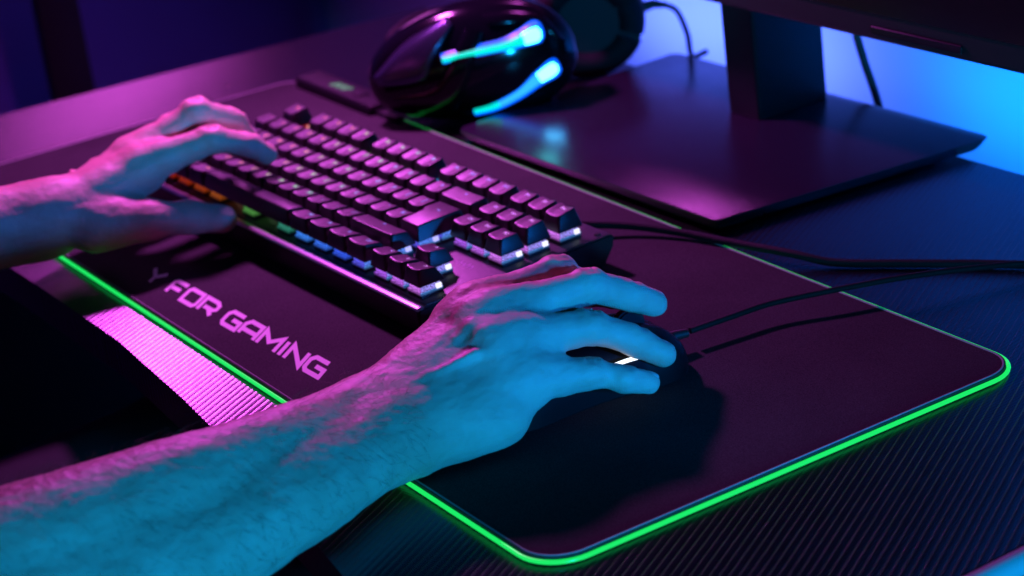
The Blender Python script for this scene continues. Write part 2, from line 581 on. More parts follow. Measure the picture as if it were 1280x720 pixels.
ROWS = {'F': (-.26, 6.6, 6.2, 10.3, 12.2), 'N': (-1.25 * U, 6.2, 6.4, 10.8, 11.9), 'Q': (-2.25 * U, 6.2, 6.5, 9.8, 10.0),
        'A': (-3.25 * U, 6.5, 6.2, 9.8, 9.2), 'Z': (-4.25 * U, 6.3, 5.8, 10.4, 8.6), 'B': (-5.25 * U, 6.6, 5.6, 10.4, 8.2)}
def cap_mesh(row, w, convex=False):
    _, yf, yb, zf, zb = ROWS[row]
    hb, tb = w * U / 2 - .55, w * U / 2 - 2.5
    db = 8.75
    def ring(hx, y0, y1, r, zfun):
        pts = []
        for cx, cy, a0 in ((hx - r, y1 - r, 0), (-hx + r, y1 - r, 90), (-hx + r, y0 + r, 180), (hx - r, y0 + r, 270)):
            for k in range(5):
                a_ = R(a0 + 22.5 * k)
                pts.append((cx + r * math.cos(a_), cy + r * math.sin(a_)))
            if a0 in (0, 180):                         # points along the long sides for the dish
                x_a, x_b = (hx - r, -hx + r) if a0 == 0 else (-hx + r, hx - r)
                yy = y1 if a0 == 0 else y0
                for k in range(1, 6):
                    pts.append((x_a + (x_b - x_a) * k / 6, yy))
        return [(x, y, zfun(x, y)) for x, y in pts]
    def top(x, y):
        t = (y + yf) / (yf + yb)
        z = zf + (zb - zf) * t
        q = min(1, abs(x) / tb)
        if convex:
            return z + .9 * (1 - ((y - (yb - yf) / 2) / (yf + yb) * 2) ** 2)
        if w > 1.6:
            return z - .5 * (1 - q ** 4)
        return z - 1.15 * (1 - q ** 2)
    rings = [ring(hb, -db, db, 1.0, lambda x, y: 0), ring(hb, -db, db, 1.0, lambda x, y: 1.0)]
    for k, (ins, dzz) in enumerate(((-.35, -.9), (0.0, -.28), (.45, 0), (1.6, 0), (3.4, 0))):
        r = 2.0 - .25 * k
        h = (tb - ins)
        if h < 1: h = 1
        rings.append(ring(h, -yf + ins, yb - ins, max(.5, r), lambda x, y, d=dzz: top(x, y) + d))
    verts = [v for rg in rings for v in rg]
    m = len(rings[0])
    faces = [tuple(reversed(range(m)))]
    for i in range(len(rings) - 1):
        for k in range(m):
            faces.append((i * m + k, i * m + (k + 1) % m, (i + 1) * m + (k + 1) % m, (i + 1) * m + k))
    c = len(verts)
    verts.append((0, (yb - yf) / 2, top(0, (yb - yf) / 2)))
    o = (len(rings) - 1) * m
    for k in range(m):
        faces.append((o + k, o + (k + 1) % m, c))
    me = bpy.data.meshes.new('key')
    me.from_pydata([(x * S, y * S, z * S) for x, y, z in verts], [], faces)
    me.update()
    me.materials.append(M['cap'])
    me.polygons.foreach_set('use_smooth', [True] * len(me.polygons))
    me.set_sharp_from_angle(angle=R(42))
    return me, top

def enter_mesh():
    """ISO enter: 1.5 u wide above, 1.25 u below"""
    y1, y0 = -2.25 * U + 8.75 + 2.75 * U, -3.25 * U - 8.75 + 2.75 * U     # around its centre at row 2.75
    ym = -2.75 * U + 2.75 * U
    bot = [(-14.29 + .55 + 4.76, y0), (14.29 - .55, y0), (14.29 - .55, y1), (-14.29 + .55, y1), (-14.29 + .55, ym + 1), (-14.29 + .55 + 4.76, ym + 1)]
    yf, yb = y0 + 2.3, y1 - 2.4
    tops = [(-14.29 + 2.4 + 4.76, yf), (14.29 - 2.4, yf), (14.29 - 2.4, yb), (-14.29 + 2.4, yb), (-14.29 + 2.4, ym + 2.8), (-14.29 + 2.4 + 4.76, ym + 2.8)]
    bm = bmesh.new()
    a_ = [bm.verts.new((x * S, y * S, 0)) for x, y in bot]
    b_ = [bm.verts.new((x * S, y * S, (9.9 + (y - yf) / (yb - yf) * .3) * S)) for x, y in tops]
    bm.faces.new(list(reversed(a_))); tf = bm.faces.new(b_)
    for i in range(6):
        bm.faces.new((a_[i], a_[(i + 1) % 6], b_[(i + 1) % 6], b_[i]))
    es = [e for e in bm.edges if not (e.verts[0] in a_ and e.verts[1] in a_)]
    bmesh.ops.bevel(bm, geom=es, offset=.0009, segments=3, affect='EDGES', profile=.5)
    me = bm_mesh('key', bm)
    me.materials.append(M['cap'])
    me.polygons.foreach_set('use_smooth', [True] * len(me.polygons))
    me.set_sharp_from_angle(angle=R(42))
    return me, lambda x, y: 9.95

def hue(xu):
    """rainbow of the backlight along the keyboard (linear colour)"""
    stops = [(0, (1, .02, .01)), (2.5, (1, .08, .01)), (4.6, (1, .25, .03)), (6.3, (.30, .9, .10)), (8.6, (.10, .9, .35)),
             (10.2, (.05, .30, 1)), (13, (.04, .12, 1)), (15.2, (.22, .10, 1)), (16.2, (.55, .12, 1)), (18.3, (.75, .20, 1))]
    for (x0, c0), (x1, c1) in zip(stops, stops[1:]):
        if xu <= x1:
            t = (xu - x0) / (x1 - x0)
            return tuple(a_ + (b_ - a_) * t for a_, b_ in zip(c0, c1))
    return stops[-1][1]
_gm = {}
def backlight(xu, kind):
    q = round(xu * 1.0) / 1.0
    if (q, kind) not in _gm:
        c = hue(q)
        if kind == 'housing':
            m_ = glow('switch_glow', c, .9 if q > 9 else .3, base=(.05, .05, .055), sparkle=.9, scale=1700)
            if q > 13:                                   # the lamp behind the clear housing shows cold on its outer side
                nt_ = m_.node_tree
                tc_ = node(nt_, 'ShaderNodeTexCoord'); sp_ = node(nt_, 'ShaderNodeSeparateXYZ')
                nt_.links.new(tc_.outputs['Object'], sp_.inputs[0])
                mr_ = node(nt_, 'ShaderNodeMapRange')
                mr_.inputs['From Min'].default_value = .0055; mr_.inputs['From Max'].default_value = .0074
                nt_.links.new(sp_.outputs['X'], mr_.inputs['Value'])
                mx_ = node(nt_, 'ShaderNodeMix', data_type='RGBA')
                mx_.inputs['A'].default_value = (*c, 1); mx_.inputs['B'].default_value = (.10, .36, 1, 1)
                nt_.links.new(mr_.outputs['Result'], mx_.inputs['Factor'])
                nt_.links.new(mx_.outputs['Result'], nt_.nodes['Principled BSDF'].inputs['Emission Color'])
            nt_ = m_.node_tree                           # only the clear upper half of the housing glows
            tc_ = node(nt_, 'ShaderNodeTexCoord'); sp_ = node(nt_, 'ShaderNodeSeparateXYZ')
            nt_.links.new(tc_.outputs['Object'], sp_.inputs[0])
            mz_ = node(nt_, 'ShaderNodeMapRange')
            mz_.inputs['From Min'].default_value = .0012; mz_.inputs['From Max'].default_value = .0042
            nt_.links.new(sp_.outputs['Z'], mz_.inputs['Value'])
            bs_ = nt_.nodes['Principled BSDF']
            src = bs_.inputs['Emission Strength'].links[0].from_socket
            mu_ = node(nt_, 'ShaderNodeMath', operation='MULTIPLY')
            nt_.links.new(src, mu_.inputs[0]); nt_.links.new(mz_.outputs['Result'], mu_.inputs[1])
            nt_.links.new(mu_.outputs[0], bs_.inputs['Emission Strength'])
            _gm[(q, kind)] = m_
        elif kind == 'legend':
            _gm[(q, kind)] = glow('legend_glow', tuple(.15 + .85 * v for v in c), 1.6)
        else:
            _gm[(q, kind)] = glow('led_glow', tuple(.35 + .65 * v for v in c), 1.3)
    return _gm[(q, kind)]

keys = []          # row, x left (u), width, legend
keys.append(('F', 0, 1, 'Esc'))
for g, x0 in enumerate((2, 6.5, 11)):
    for k in range(4):
        keys.append(('F', x0 + k, 1, 'F%d' % (g * 4 + k + 1)))
for k, t in enumerate(('Prt', 'Scr', 'Pse')):
    keys.append(('F', 15.25 + k, 1, t))
for k, t in enumerate('`1234567890-='):
    keys.append(('N', k, 1, t))
keys.append(('N', 13, 2, '<-'))
for k, t in enumerate(('Ins', 'Hm', 'PU')):
    keys.append(('N', 15.25 + k, 1, t))
keys.append(('Q', 0, 1.5, 'Tab'))
for k, t in enumerate('QWERTYUIOP[]'):
    keys.append(('Q', 1.5 + k, 1, t))
for k, t in enumerate(('Del', 'End', 'PD')):
    keys.append(('Q', 15.25 + k, 1, t))
keys.append(('A', 0, 1.75, 'Caps'))
for k, t in enumerate("ASDFGHJKL;'#"):
    keys.append(('A', 1.75 + k, 1, t))
keys.append(('Z', 0, 1.25, '^'))
for k, t in enumerate('\\ZXCVBNM,./'):
    keys.append(('Z', 1.25 + k, 1, t))
keys.append(('Z', 12.25, 2.75, '^'))
keys.append(('Z', 16.25, 1, '^'))
for k, t in enumerate(('Ctrl', 'Win', 'Alt')):
    keys.append(('B', 1.25 * k, 1.25, t))
keys.append(('B', 3.75, 6.25, ''))
for k, t in enumerate(('Alt', 'Fn', '=', 'Ctrl')):
    keys.append(('B', 10 + 1.25 * k, 1.25, t))
for k, t in enumerate('<v>'):
    keys.append(('B', 15.25 + k, 1, t))

_txt = {}
def legend_mesh(t, size):
    if (t, size) not in _txt:
        cu = bpy.data.curves.new('legend', 'FONT')
        cu.body = t
        cu.size = size * S
        cu.align_x = 'CENTER'
        cu.align_y = 'CENTER'
        cu.resolution_u = 2
        o = bpy.data.objects.new('legend', cu)
        _txt[(t, size)] = bpy.data.meshes.new_from_object(o)
        bpy.data.objects.remove(o)
        bpy.data.curves.remove(cu)
    return _txt[(t, size)].copy()

# one switch housing, shared: frosted block with a stepped top
def switch_mesh():
    bm = bmesh.new()
    for (hw, z0, z1) in ((7.6, 0, 3.2), (6.6, 3.2, 7.0)):
        r = bmesh.ops.create_cube(bm, size=1)
        for v in r['verts']:
            v.co = Vector((v.co.x * 2 * hw * S, v.co.y * 2 * hw * S, ((z0 + z1) / 2 + v.co.z * (z1 - z0)) * S))
    return bm_mesh('switch', bm)
swm = switch_mesh()
bm = bmesh.new()
r = bmesh.ops.create_cube(bm, size=1)
for v in r['verts']:
    v.co = Vector((v.co.x * 3.2 * S, v.co.y * 3.6 * S, v.co.z * 2.9 * S))
ledm = bm_mesh('light_diode', bm)

def place_switch(xc, yc, xu):
    me = swm.copy()
    me.materials.append(backlight(xu, 'housing'))
    o = bpy.data.objects.new('switch', me)
    col.objects.link(o)
    o.parent = kb
    o.location = K(xc, yc, PZ + .02)
    le = ledm.copy()
    le.materials.append(M['led_hot'] if xu > 14.5 else backlight(xu, 'led'))
    l = bpy.data.objects.new('light_diode', le)
    col.objects.link(l)
    l.parent = o
    l.location = (6.3 * S, 5.0 * S, 4.2 * S)

_caps = {}
for row, x0, w, t in keys:
    convex = (w > 6)
    if (row, w) not in _caps:
        _caps[(row, w)] = cap_mesh(row, w, convex)
    me, top = _caps[(row, w)]
    yc = ROWS[row][0]
    xc = (x0 + w / 2) * U
    o = bpy.data.objects.new('key', me)
    col.objects.link(o)
    o.parent = kb
    o.location = K(xc, yc, 0)
    if t:
        lm_ = legend_mesh(t, 5.0 if len(t) == 1 else 3.7)
        ly = 2.6
        lx = 0
        for v in lm_.vertices:
            x, y = v.co.x / S + lx, v.co.y / S + ly
            v.co = (x * S, y * S, (top(x, y) + .06) * S)
        lm_.materials.clear()
        lm_.materials.append(backlight(x0 + w / 2, 'legend'))
        lo = bpy.data.objects.new('legend', lm_)
        col.objects.link(lo)
        lo.parent = o
    place_switch(xc, yc, x0 + w / 2)
    if w > 2.2:
        for sx in (-1, 1):
            place_switch(xc + sx * (w * U / 2 - 12), yc, x0 + w / 2 + sx * (w / 2 - .6))
me, top = enter_mesh()
o = bpy.data.objects.new('key', me)
col.objects.link(o); o.parent = kb
o.location = K(14.25 * U, -2.75 * U, 0)
place_switch(14.375 * U, -2.3 * U, 14.2)
place_switch(14.375 * U, -3.2 * U, 14.2)
lm_ = legend_mesh('<-', 4.4)
for v in lm_.vertices:
    v.co = (v.co.x + 2 * S, v.co.y + 6 * S, 10.35 * S)
lm_.materials.clear(); lm_.materials.append(backlight(14, 'legend'))
lo = bpy.data.objects.new('legend', lm_); col.objects.link(lo); lo.parent = o

# maker's mark on the plate between arrows and navigation keys
for k in range(4):
    pts = [(-6 + 4 * k, -2 + (k % 2)), (-4.5 + 4 * k, 2.5 - (k % 2)), (-2.5 + 4 * k, -2.2), (-3.2 + 4 * k, .8)]
    v, f = ribbon(pts, .7, 0)
    make('emblem_stroke', [K(x + 322, y - 3.28 * U, PZ + .12 + .03 * k) for x, y, _ in v], f, M['logo'], kb, smooth=False)

# keyboard cable
kc = tube('keyboard_cable', spline([(286, 20, 15), (300, 38, 13), (322, 60, 10.5), (352, 76, 8.5), (385, 86, 7.4), (430, 99, 6.8), (455, 112, 3.2), (492, 141, 2.8), (545, 180, 2.8), (640, 232, 2.8), (700, 292, 2.6)], 10), 2.5, M['cable'], None, sides=12)
tag(kc, 'black braided keyboard cable crossing the back edge of the desk mat', 'cable')

# ------------------------------------------------------------------ computer mouse
mouse = empty('computer_mouse', (481, -96.5, 4.5), (0, 0, R(-3)))
tag(mouse, 'black gaming mouse with a glowing side strip under the right hand', 'mouse')
def mouse_body():
    nu, nv = 30, 28
    verts, faces = [], []
    L_ = 62
    for i in range(nu + 1):
        t = -1 + 2 * i / nu
        y = L_ * math.sin(t * math.pi / 2)
        q = y / L_
        wid = (33 - 4.5 * math.cos((q + .1) * 2.6) + (2.5 if q > .3 else 0)) * max(0.001, (1 - abs(q) ** 5)) ** .42
        hgt = (35 - 10.5 * max(0, q + .15) ** 1.5 - 9 * max(0, -q - .35) ** 1.4) * max(0.001, (1 - abs(q) ** 6)) ** .38
        for k in range(nv + 1):
            g = math.pi * k / nv
            cx, sz = math.cos(g), math.sin(g)
            x = wid * math.copysign(abs(cx) ** .72, cx)
            z = hgt * abs(sz) ** .75
            x *= 1 - .07 * (1 - abs(z / max(hgt, 1e-3))) ** 1
            if q > .0 and abs(x) < 3.2:
                z -= 1.6 * (1 - abs(x) / 3.2)
            verts.append((x * S, y * S, (z + .3) * S))
    m = nv + 1
    for i in range(nu):
        for k in range(nv):
            faces.append((i * m + k, i * m + k + 1, (i + 1) * m + k + 1, (i + 1) * m + k))
        faces.append((i * m + nv, i * m, (i + 1) * m, (i + 1) * m + nv))
    return make('shell', verts, faces, M['mouse'], mouse, sharp=60)
mouse_body()
ls = spline([(31.2, -4, 21.2), (31.2, 14, 21.2), (30.6, 24, 19.8), (29.0, 33, 17.0)], 6)
tube('light_strip', ls[:12], lambda t: .55 + .55 * math.sin(math.pi * (.15 + .6 * t)), M['mouse_led'], mouse, sides=10)
tube('light_strip', ls[11:], lambda t: 1.0 - .6 * t, M['strip_blue'], mouse, sides=10)
tube('light_strip', [(31.4, -28 + 5 * k, 20.6 - .1 * k) for k in range(6)], .8, M['mouse_led_pink'], mouse, sides=10)
bm = bmesh.new()
bmesh.ops.create_cone(bm, cap_ends=True, segments=28, radius1=10 * S, radius2=10 * S, depth=6 * S, matrix=Matrix.Rotation(R(90), 4, 'Y'))
bmesh.ops.bevel(bm, geom=[e for e in bm.edges if e.calc_face_angle(0) > .8], offset=.0012, segments=2, affect='EDGES')
o = link('scroll_wheel', bm_mesh('scroll_wheel', bm), M['mouse_side'], mouse)
o.location = (0, 36 * S, 24.5 * S)
tube('cable_relief', [(0, 58, 9), (0, 66, 9), (1, 73, 8.6)], lambda t: 3.4 - 1.0 * t, M['rubber'], mouse, sides=12)

mc = tube('mouse_cable', spline([(485, -21, 13.2), (488, 6, 13.5), (492, 32, 14), (507, 66, 15), (523, 104, 14.5), (538, 142, 11.5), (556, 178, 7.6), (600, 214, 3.2), (660, 252, 2.6), (730, 291, 2.6)], 10), 1.75, M['cable'], None, sides=12)
tag(mc, 'thin braided cable running from the front of the mouse', 'cable')

# ------------------------------------------------------------------ monitor
mon = empty('monitor', (210, 262, 0))
tag(mon, 'black monitor on a square flat foot, seen from its lower edge', 'monitor')
mo = (210, 262, 0)
def mpt(pts):
    return [(x - mo[0], y - mo[1]) for x, y in pts]
prism('stand_foot', mpt([(64, 100), (70, 99.5), (350, 99.5), (357, 101), (359, 107), (384, 304), (382, 311), (376, 313), (52, 313), (46, 308), (58, 106)]), 2.0, 10.0, M['base'], mon, bevel=.9, seg=3, inset_bottom=.035)
prism('foot_pad', mpt([(90, 130), (330, 130), (345, 290), (80, 290)]), 0.2, 2.2, M['rubber'], mon)
prism('stand_column', mpt(rrect(196, 243, 231, 306, 3, 4)), 10.05, 330, M['column'], mon, bevel=1)
box('display_housing', (-195, 208, 104), (622, 240, 500), M['bezel'], mon, 3, 3, off=mo)
box('screen_panel', (-187, 206.4, 122), (614, 208.6, 492), M['screen'], mon, .4, 1, off=mo)
box('chin_plate', (392, 206.0, 109), (470, 207.8, 114), M['screen'], mon, .5, 1, off=mo)

wc = tube('monitor_cable', spline([(214, 345, 250), (212, 345, 120), (218, 345, 57), (227, 345, 26), (239, 345, -4), (250, 347, -60), (252, 350, -200), (260, 360, -500), (270, 380, -734)], 8), 3.0, M['rubber'], None, sides=10)
tag(wc, 'black cable hanging behind the monitor against the blue wall', 'cable')

# ------------------------------------------------------------------ headset on the monitor foot
hs_o = np.array([32., 147., 0.3])
hs = empty('headset', tuple(hs_o))
tag(hs, 'glossy black gaming headset with two glowing strips lying beside the monitor', 'headset')
AZ = R(55.7)
uR = np.array([math.cos(AZ), math.sin(AZ), 0])       # along the cup
nF = np.array([math.sin(AZ), -math.cos(AZ), 0])      # cup's outer face
uZ = np.array([0, 0, 1.])
def H(a_, b_, c_):
    """a along the cup, b up from the foot, c outwards"""
    return (uR * a_ + uZ * b_ + nF * c_) * S
def shell(name, ca, cb, cc, prof_fn, depth, mat, n=56, rings=12, back=.5):
    verts, faces = [], []
    for j in range(rings + 1):
        t = j / rings
        rr = math.sin(t * math.pi / 2)
        d = depth * math.cos(t * math.pi / 2) ** 1.0
        for k in range(n):
            a_, b_ = prof_fn(2 * math.pi * k / n)
            verts.append(H(ca + a_ * rr, cb + b_ * rr, cc + d))
    base = len(verts)
    for k in range(n):
        a_, b_ = prof_fn(2 * math.pi * k / n)
        verts.append(H(ca + a_ * .93, cb + b_ * .93, cc - back))
    for j in range(rings + 1):
        for k in range(n):
            faces.append((j * n + k, (j + 1) * n + k, (j + 1) * n + (k + 1) % n, j * n + (k + 1) % n))
    faces.append(tuple(base + k for k in range(n)))
    return make(name, verts, faces, mat, hs)
def egg(g):
    c, s_ = math.cos(g), math.sin(g)
    a_ = 70 * math.copysign(abs(c) ** .85, c) if c > 0 else 86 * math.copysign(abs(c) ** 1.05, c)
    b_ = 45 * math.copysign(abs(s_) ** .9, s_)
    if c < 0:
        b_ += -8 * abs(c) ** 2
    return a_, b_
def depth_at(a_, b_, depth, cb=41):
    # height of the cup's face over its rim at a point
    best = 0
    g = math.atan2((b_) / 45, a_ / (70 if a_ > 0 else 86))
    ea, eb = egg(g)
    rr = min(1, math.hypot(a_, b_) / max(1e-6, math.hypot(ea, eb)))
    return depth * math.cos(math.asin(rr))
shell('ear_cup', 0, 46, 0, egg, 28, M['gloss'], back=20)
def oval(w_, h_):
    return lambda g: (w_ * math.cos(g), h_ * math.sin(g))
def cushion(ca, cb, cc, w_, h_, r_):
    path = []
    for k in range(40):
        g = 2 * math.pi * k / 40
        path.append((uR * (ca + w_ * math.cos(g)) + uZ * (cb + h_ * math.sin(g)) + nF * cc))
    return tube('ear_cushion', path, r_, M['foam'], hs, sides=14, closed=True)
cushion(-4, 42, -27, 46, 30, 10.5)
# glowing strips follow the face of the cup
def strip(pts, radii, mats):
    fine = spline([(a_, b_, r_) for (a_, b_), r_ in zip(pts, radii)], 8)
    n_ = len(fine)
    cuts = [0, int(n_ * mats[0][0]), int(n_ * mats[1][0]), n_ - 1]
    names = ('strip_tip', 'strip_tail', 'strip_lamp')
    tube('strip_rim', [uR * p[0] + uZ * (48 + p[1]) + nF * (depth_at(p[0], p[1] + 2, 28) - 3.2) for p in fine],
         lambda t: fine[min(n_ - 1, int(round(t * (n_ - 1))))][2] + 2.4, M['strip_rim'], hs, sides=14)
    for q in range(3):
        seg_ = fine[cuts[q]:cuts[q + 1] + 1]
        path = [uR * p[0] + uZ * (48 + p[1]) + nF * (depth_at(p[0], p[1] + 2, 28) + .2) for p in seg_]
        rad = [p[2] for p in seg_]
        m_ = len(rad)
        tube(names[q], path, lambda t, rad=rad, m_=m_: rad[min(m_ - 1, int(round(t * (m_ - 1))))], mats[q][1], hs, sides=14)
strip([(-28, 8), (-6, 11), (17, 13), (30, 15.5), (41, 18), (45, 18.5)], [2.4, 2.8, 3.1, 4.8, 6.6, 4.2], [(.22, M['strip_tail']), (.62, M['strip_tail']), (1, M['strip_head'])])
strip([(-10, -36), (5, -33), (24, -25), (38, -16), (50, -10), (54, -8.5)], [2.0, 2.3, 2.7, 4.2, 5.8, 3.8], [(.25, M['strip_tail']), (.62, M['strip_blue']), (1, M['strip_head_blue'])])
# glossy wing plate joining cup and band
up_ = spline([(-82, -2, 0), (-60, 19, 0), (-42, 30, 0), (-22, 39, 0)], 6)
lo_w = spline([(-78, -9, 0), (-44, -6, 0), (-34, 10, 0), (-17, 33, 0)], 6)
nw = 8
verts, faces = [], []
for p, q in zip(up_, lo_w):
    for k in range(nw + 1):
        t = k / nw
        a_, b_ = (p + (q - p) * t)[:2]
        edge = min(t, 1 - t) * 2
        verts.append(H(a_, 46 + b_, depth_at(a_, b_, 28) + 3.6 * min(1, edge * 2.5) ** .5 - .8))
for i in range(len(up_) - 1):
    for k in range(nw):
        faces.append((i * (nw + 1) + k, i * (nw + 1) + k + 1, (i + 1) * (nw + 1) + k + 1, (i + 1) * (nw + 1) + k))
wp = make('wing_plate', verts, faces, M['wing'], hs, sharp=60)
so = wp.modifiers.new('thickness', 'SOLIDIFY'); so.thickness = .0015; so.offset = -1
def cup_plate(name, upc, loc_, lift, mat):
    A_, B_ = spline([(*p, 0) for p in upc], 6), spline([(*p, 0) for p in loc_], 6)
    vs, fs = [], []
    for p, q in zip(A_, B_):
        for k in range(nw + 1):
            t = k / nw
            a_, b_ = (p + (q - p) * t)[:2]
            e_ = min(1, min(t, 1 - t) * 5) ** .5
            vs.append(H(a_, 46 + b_, depth_at(a_, b_, 28) + (lift + .8) * e_ - .8))
    for i in range(len(A_) - 1):
        for k in range(nw):
            fs.append((i * (nw + 1) + k, i * (nw + 1) + k + 1, (i + 1) * (nw + 1) + k + 1, (i + 1) * (nw + 1) + k))
    make(name, vs, fs, mat, hs, sharp=50)
cup_plate('cup_panel', [(-70, -15), (-40, -11), (-28, 2), (-10, 30)], [(-56, -33), (-30, -37), (-16, -20), (4, 26)], 2.4, M['gloss'])
cup_plate('cup_panel', [(4, 38), (26, 37), (48, 30), (62, 12)], [(8, 30), (26, 29), (44, 27.5), (55, 12)], 2.0, M['gloss'])
# second cup, turned away, and the band between them behind
shell2 = shell('ear_cup', 80, 44.3, -88, oval(45, 44), -24, M['dark'], back=-22)
cushion(80, 44.3, -73, 33, 32, 11.5)
band = spline([uR * -60 + uZ * 50 + nF * -6, uR * -66 + uZ * 50 + nF * -45, uR * -50 + uZ * 48 + nF * -95, uR * -10 + uZ * 44 + nF * -130, uR * 45 + uZ * 42 + nF * -138, uR * 86 + uZ * 42 + nF * -118], 8)
tube('headband', band, 9, M['foam'], hs, sides=14, squash=1.5)
tube('cable_relief', [uR * 121 + uZ * 44 + nF * -96, uR * 132 + uZ * 46 + nF * -96, uR * 142 + uZ * 44 + nF * -96], lambda t: 5 - 2.6 * t, M['rubber'], hs, sides=12)
tube('lead', spline([uR * 141 + uZ * 44.5 + nF * -96, uR * 150 + uZ * 38 + nF * -95, uR * 156 + uZ * 20 + nF * -93, uR * 158 + uZ * 2.4 + nF * -90, uR * 170 + uZ * 2.4 + nF * -98], 8), 2.2, M['rubber'], hs, sides=10)

# ------------------------------------------------------------------ the person's arms: blended round cones -> one surface
def sd_cone(P, a_, b_, ra, rb):
    a_ = np.array(a_, float); b_ = np.array(b_, float)
    ba = b_ - a_
    l2 = ba @ ba
    t = np.clip(((P - a_) @ ba) / l2, 0, 1)
    d = P - a_ - t[..., None] * ba
    return np.sqrt((d * d).sum(-1)) - (ra + (rb - ra) * t)
def smin(a_, b_, k):
    h = np.maximum(k - np.abs(a_ - b_), 0) / k
    return np.minimum(a_, b_) - h * h * k * .25

def surface(prims, h, lo, hi):
    """prims: list of groups (k_outer, [ (a,b,ra,rb,k) ... ]); negative k carves"""
    lo = np.array(lo, float)
    dims = (np.ceil((np.array(hi) - lo) / h)).astype(int) + 1
    F = np.full(dims, 1e3, np.float32)
    def add(F, a_, b_, ra, rb, k, carve=False):
        m = max(ra, rb) + abs(k) + 2 * h
        p0 = np.floor((np.minimum(a_, b_) - m - lo) / h).astype(int).clip(0)
        p1 = np.minimum(np.ceil((np.maximum(a_, b_) + m - lo) / h).astype(int) + 1, dims)
        if (p1 <= p0).any():
            return
        sl = tuple(slice(p0[i], p1[i]) for i in range(3))
        g = np.stack(np.meshgrid(*[lo[i] + h * np.arange(p0[i], p1[i]) for i in range(3)], indexing='ij'), -1).astype(np.float32)
        d = sd_cone(g, a_, b_, ra, rb)
        if carve:
            F[sl] = -smin(-F[sl], d, k)
        else:
            F[sl] = smin(F[sl], d, k)
    for k_out, group in prims:
        if k_out == 'carve':
            for a_, b_, ra, rb, k in group:
                add(F, np.array(a_, float), np.array(b_, float), ra, rb, k, True)
            continue
        G = np.full(dims, 1e3, np.float32)
        for a_, b_, ra, rb, k in group:
            add(G, np.array(a_, float), np.array(b_, float), ra, rb, k)
        F = smin(F, G, k_out)
    # naive surface nets
    neg = F < 0
    c = np.zeros([d_ - 1 for d_ in dims], np.int8)
    for dx in (0, 1):
        for dy in (0, 1):
            for dz_ in (0, 1):
                c += neg[dx:dims[0] - 1 + dx, dy:dims[1] - 1 + dy, dz_:dims[2] - 1 + dz_]
    idx = np.argwhere((c > 0) & (c < 8))
    num = np.full(c.shape, -1, np.int64)
    num[tuple(idx.T)] = np.arange(len(idx))
    acc = np.zeros((len(idx), 3)); cnt = np.zeros(len(idx))
    corners = [(x, y, z) for x in (0, 1) for y in (0, 1) for z in (0, 1)]
    for p in corners:
        for ax in range(3):
            if p[ax]:
                continue
            q = list(p); q[ax] = 1
            fa = F[tuple((idx + p).T)].astype(float); fb = F[tuple((idx + q).T)].astype(float)
            m = (fa < 0) != (fb < 0)
            t = np.where(m, fa / np.where(m, fa - fb, 1), 0)
            pos = np.tile(np.array(p, float), (len(idx), 1))
            pos[:, ax] = t
            acc[m] += pos[m]; cnt[m] += 1
    V = lo + h * (idx + acc / cnt[:, None])
    quads = []
    for ax in range(3):
        sl0 = [slice(1, d_ - 1) for d_ in dims]; sl1 = list(sl0)
        sl0[ax] = slice(0, dims[ax] - 1); sl1[ax] = slice(1, dims[ax])
        m = neg[tuple(sl0)] != neg[tuple(sl1)]
        e = np.argwhere(m)
        off = np.ones(3, int); off[ax] = 0
        e = e + off
        flip = neg[tuple(e.T)]
        u_, v_ = [(1, 2), (2, 0), (0, 1)][ax]
        du = np.zeros(3, int); du[u_] = 1
        dv = np.zeros(3, int); dv[v_] = 1
        i0 = num[tuple((e - du - dv).T)]; i1 = num[tuple((e - dv).T)]; i2 = num[tuple(e.T)]; i3 = num[tuple((e - du).T)]
        q = np.stack([i0, i1, i2, i3], 1)
        q[~flip] = q[~flip][:, ::-1]
        quads.append(q[(q >= 0).all(1)])
    return V, np.concatenate(quads)

def v3(*a_):
    return np.array(a_, float)

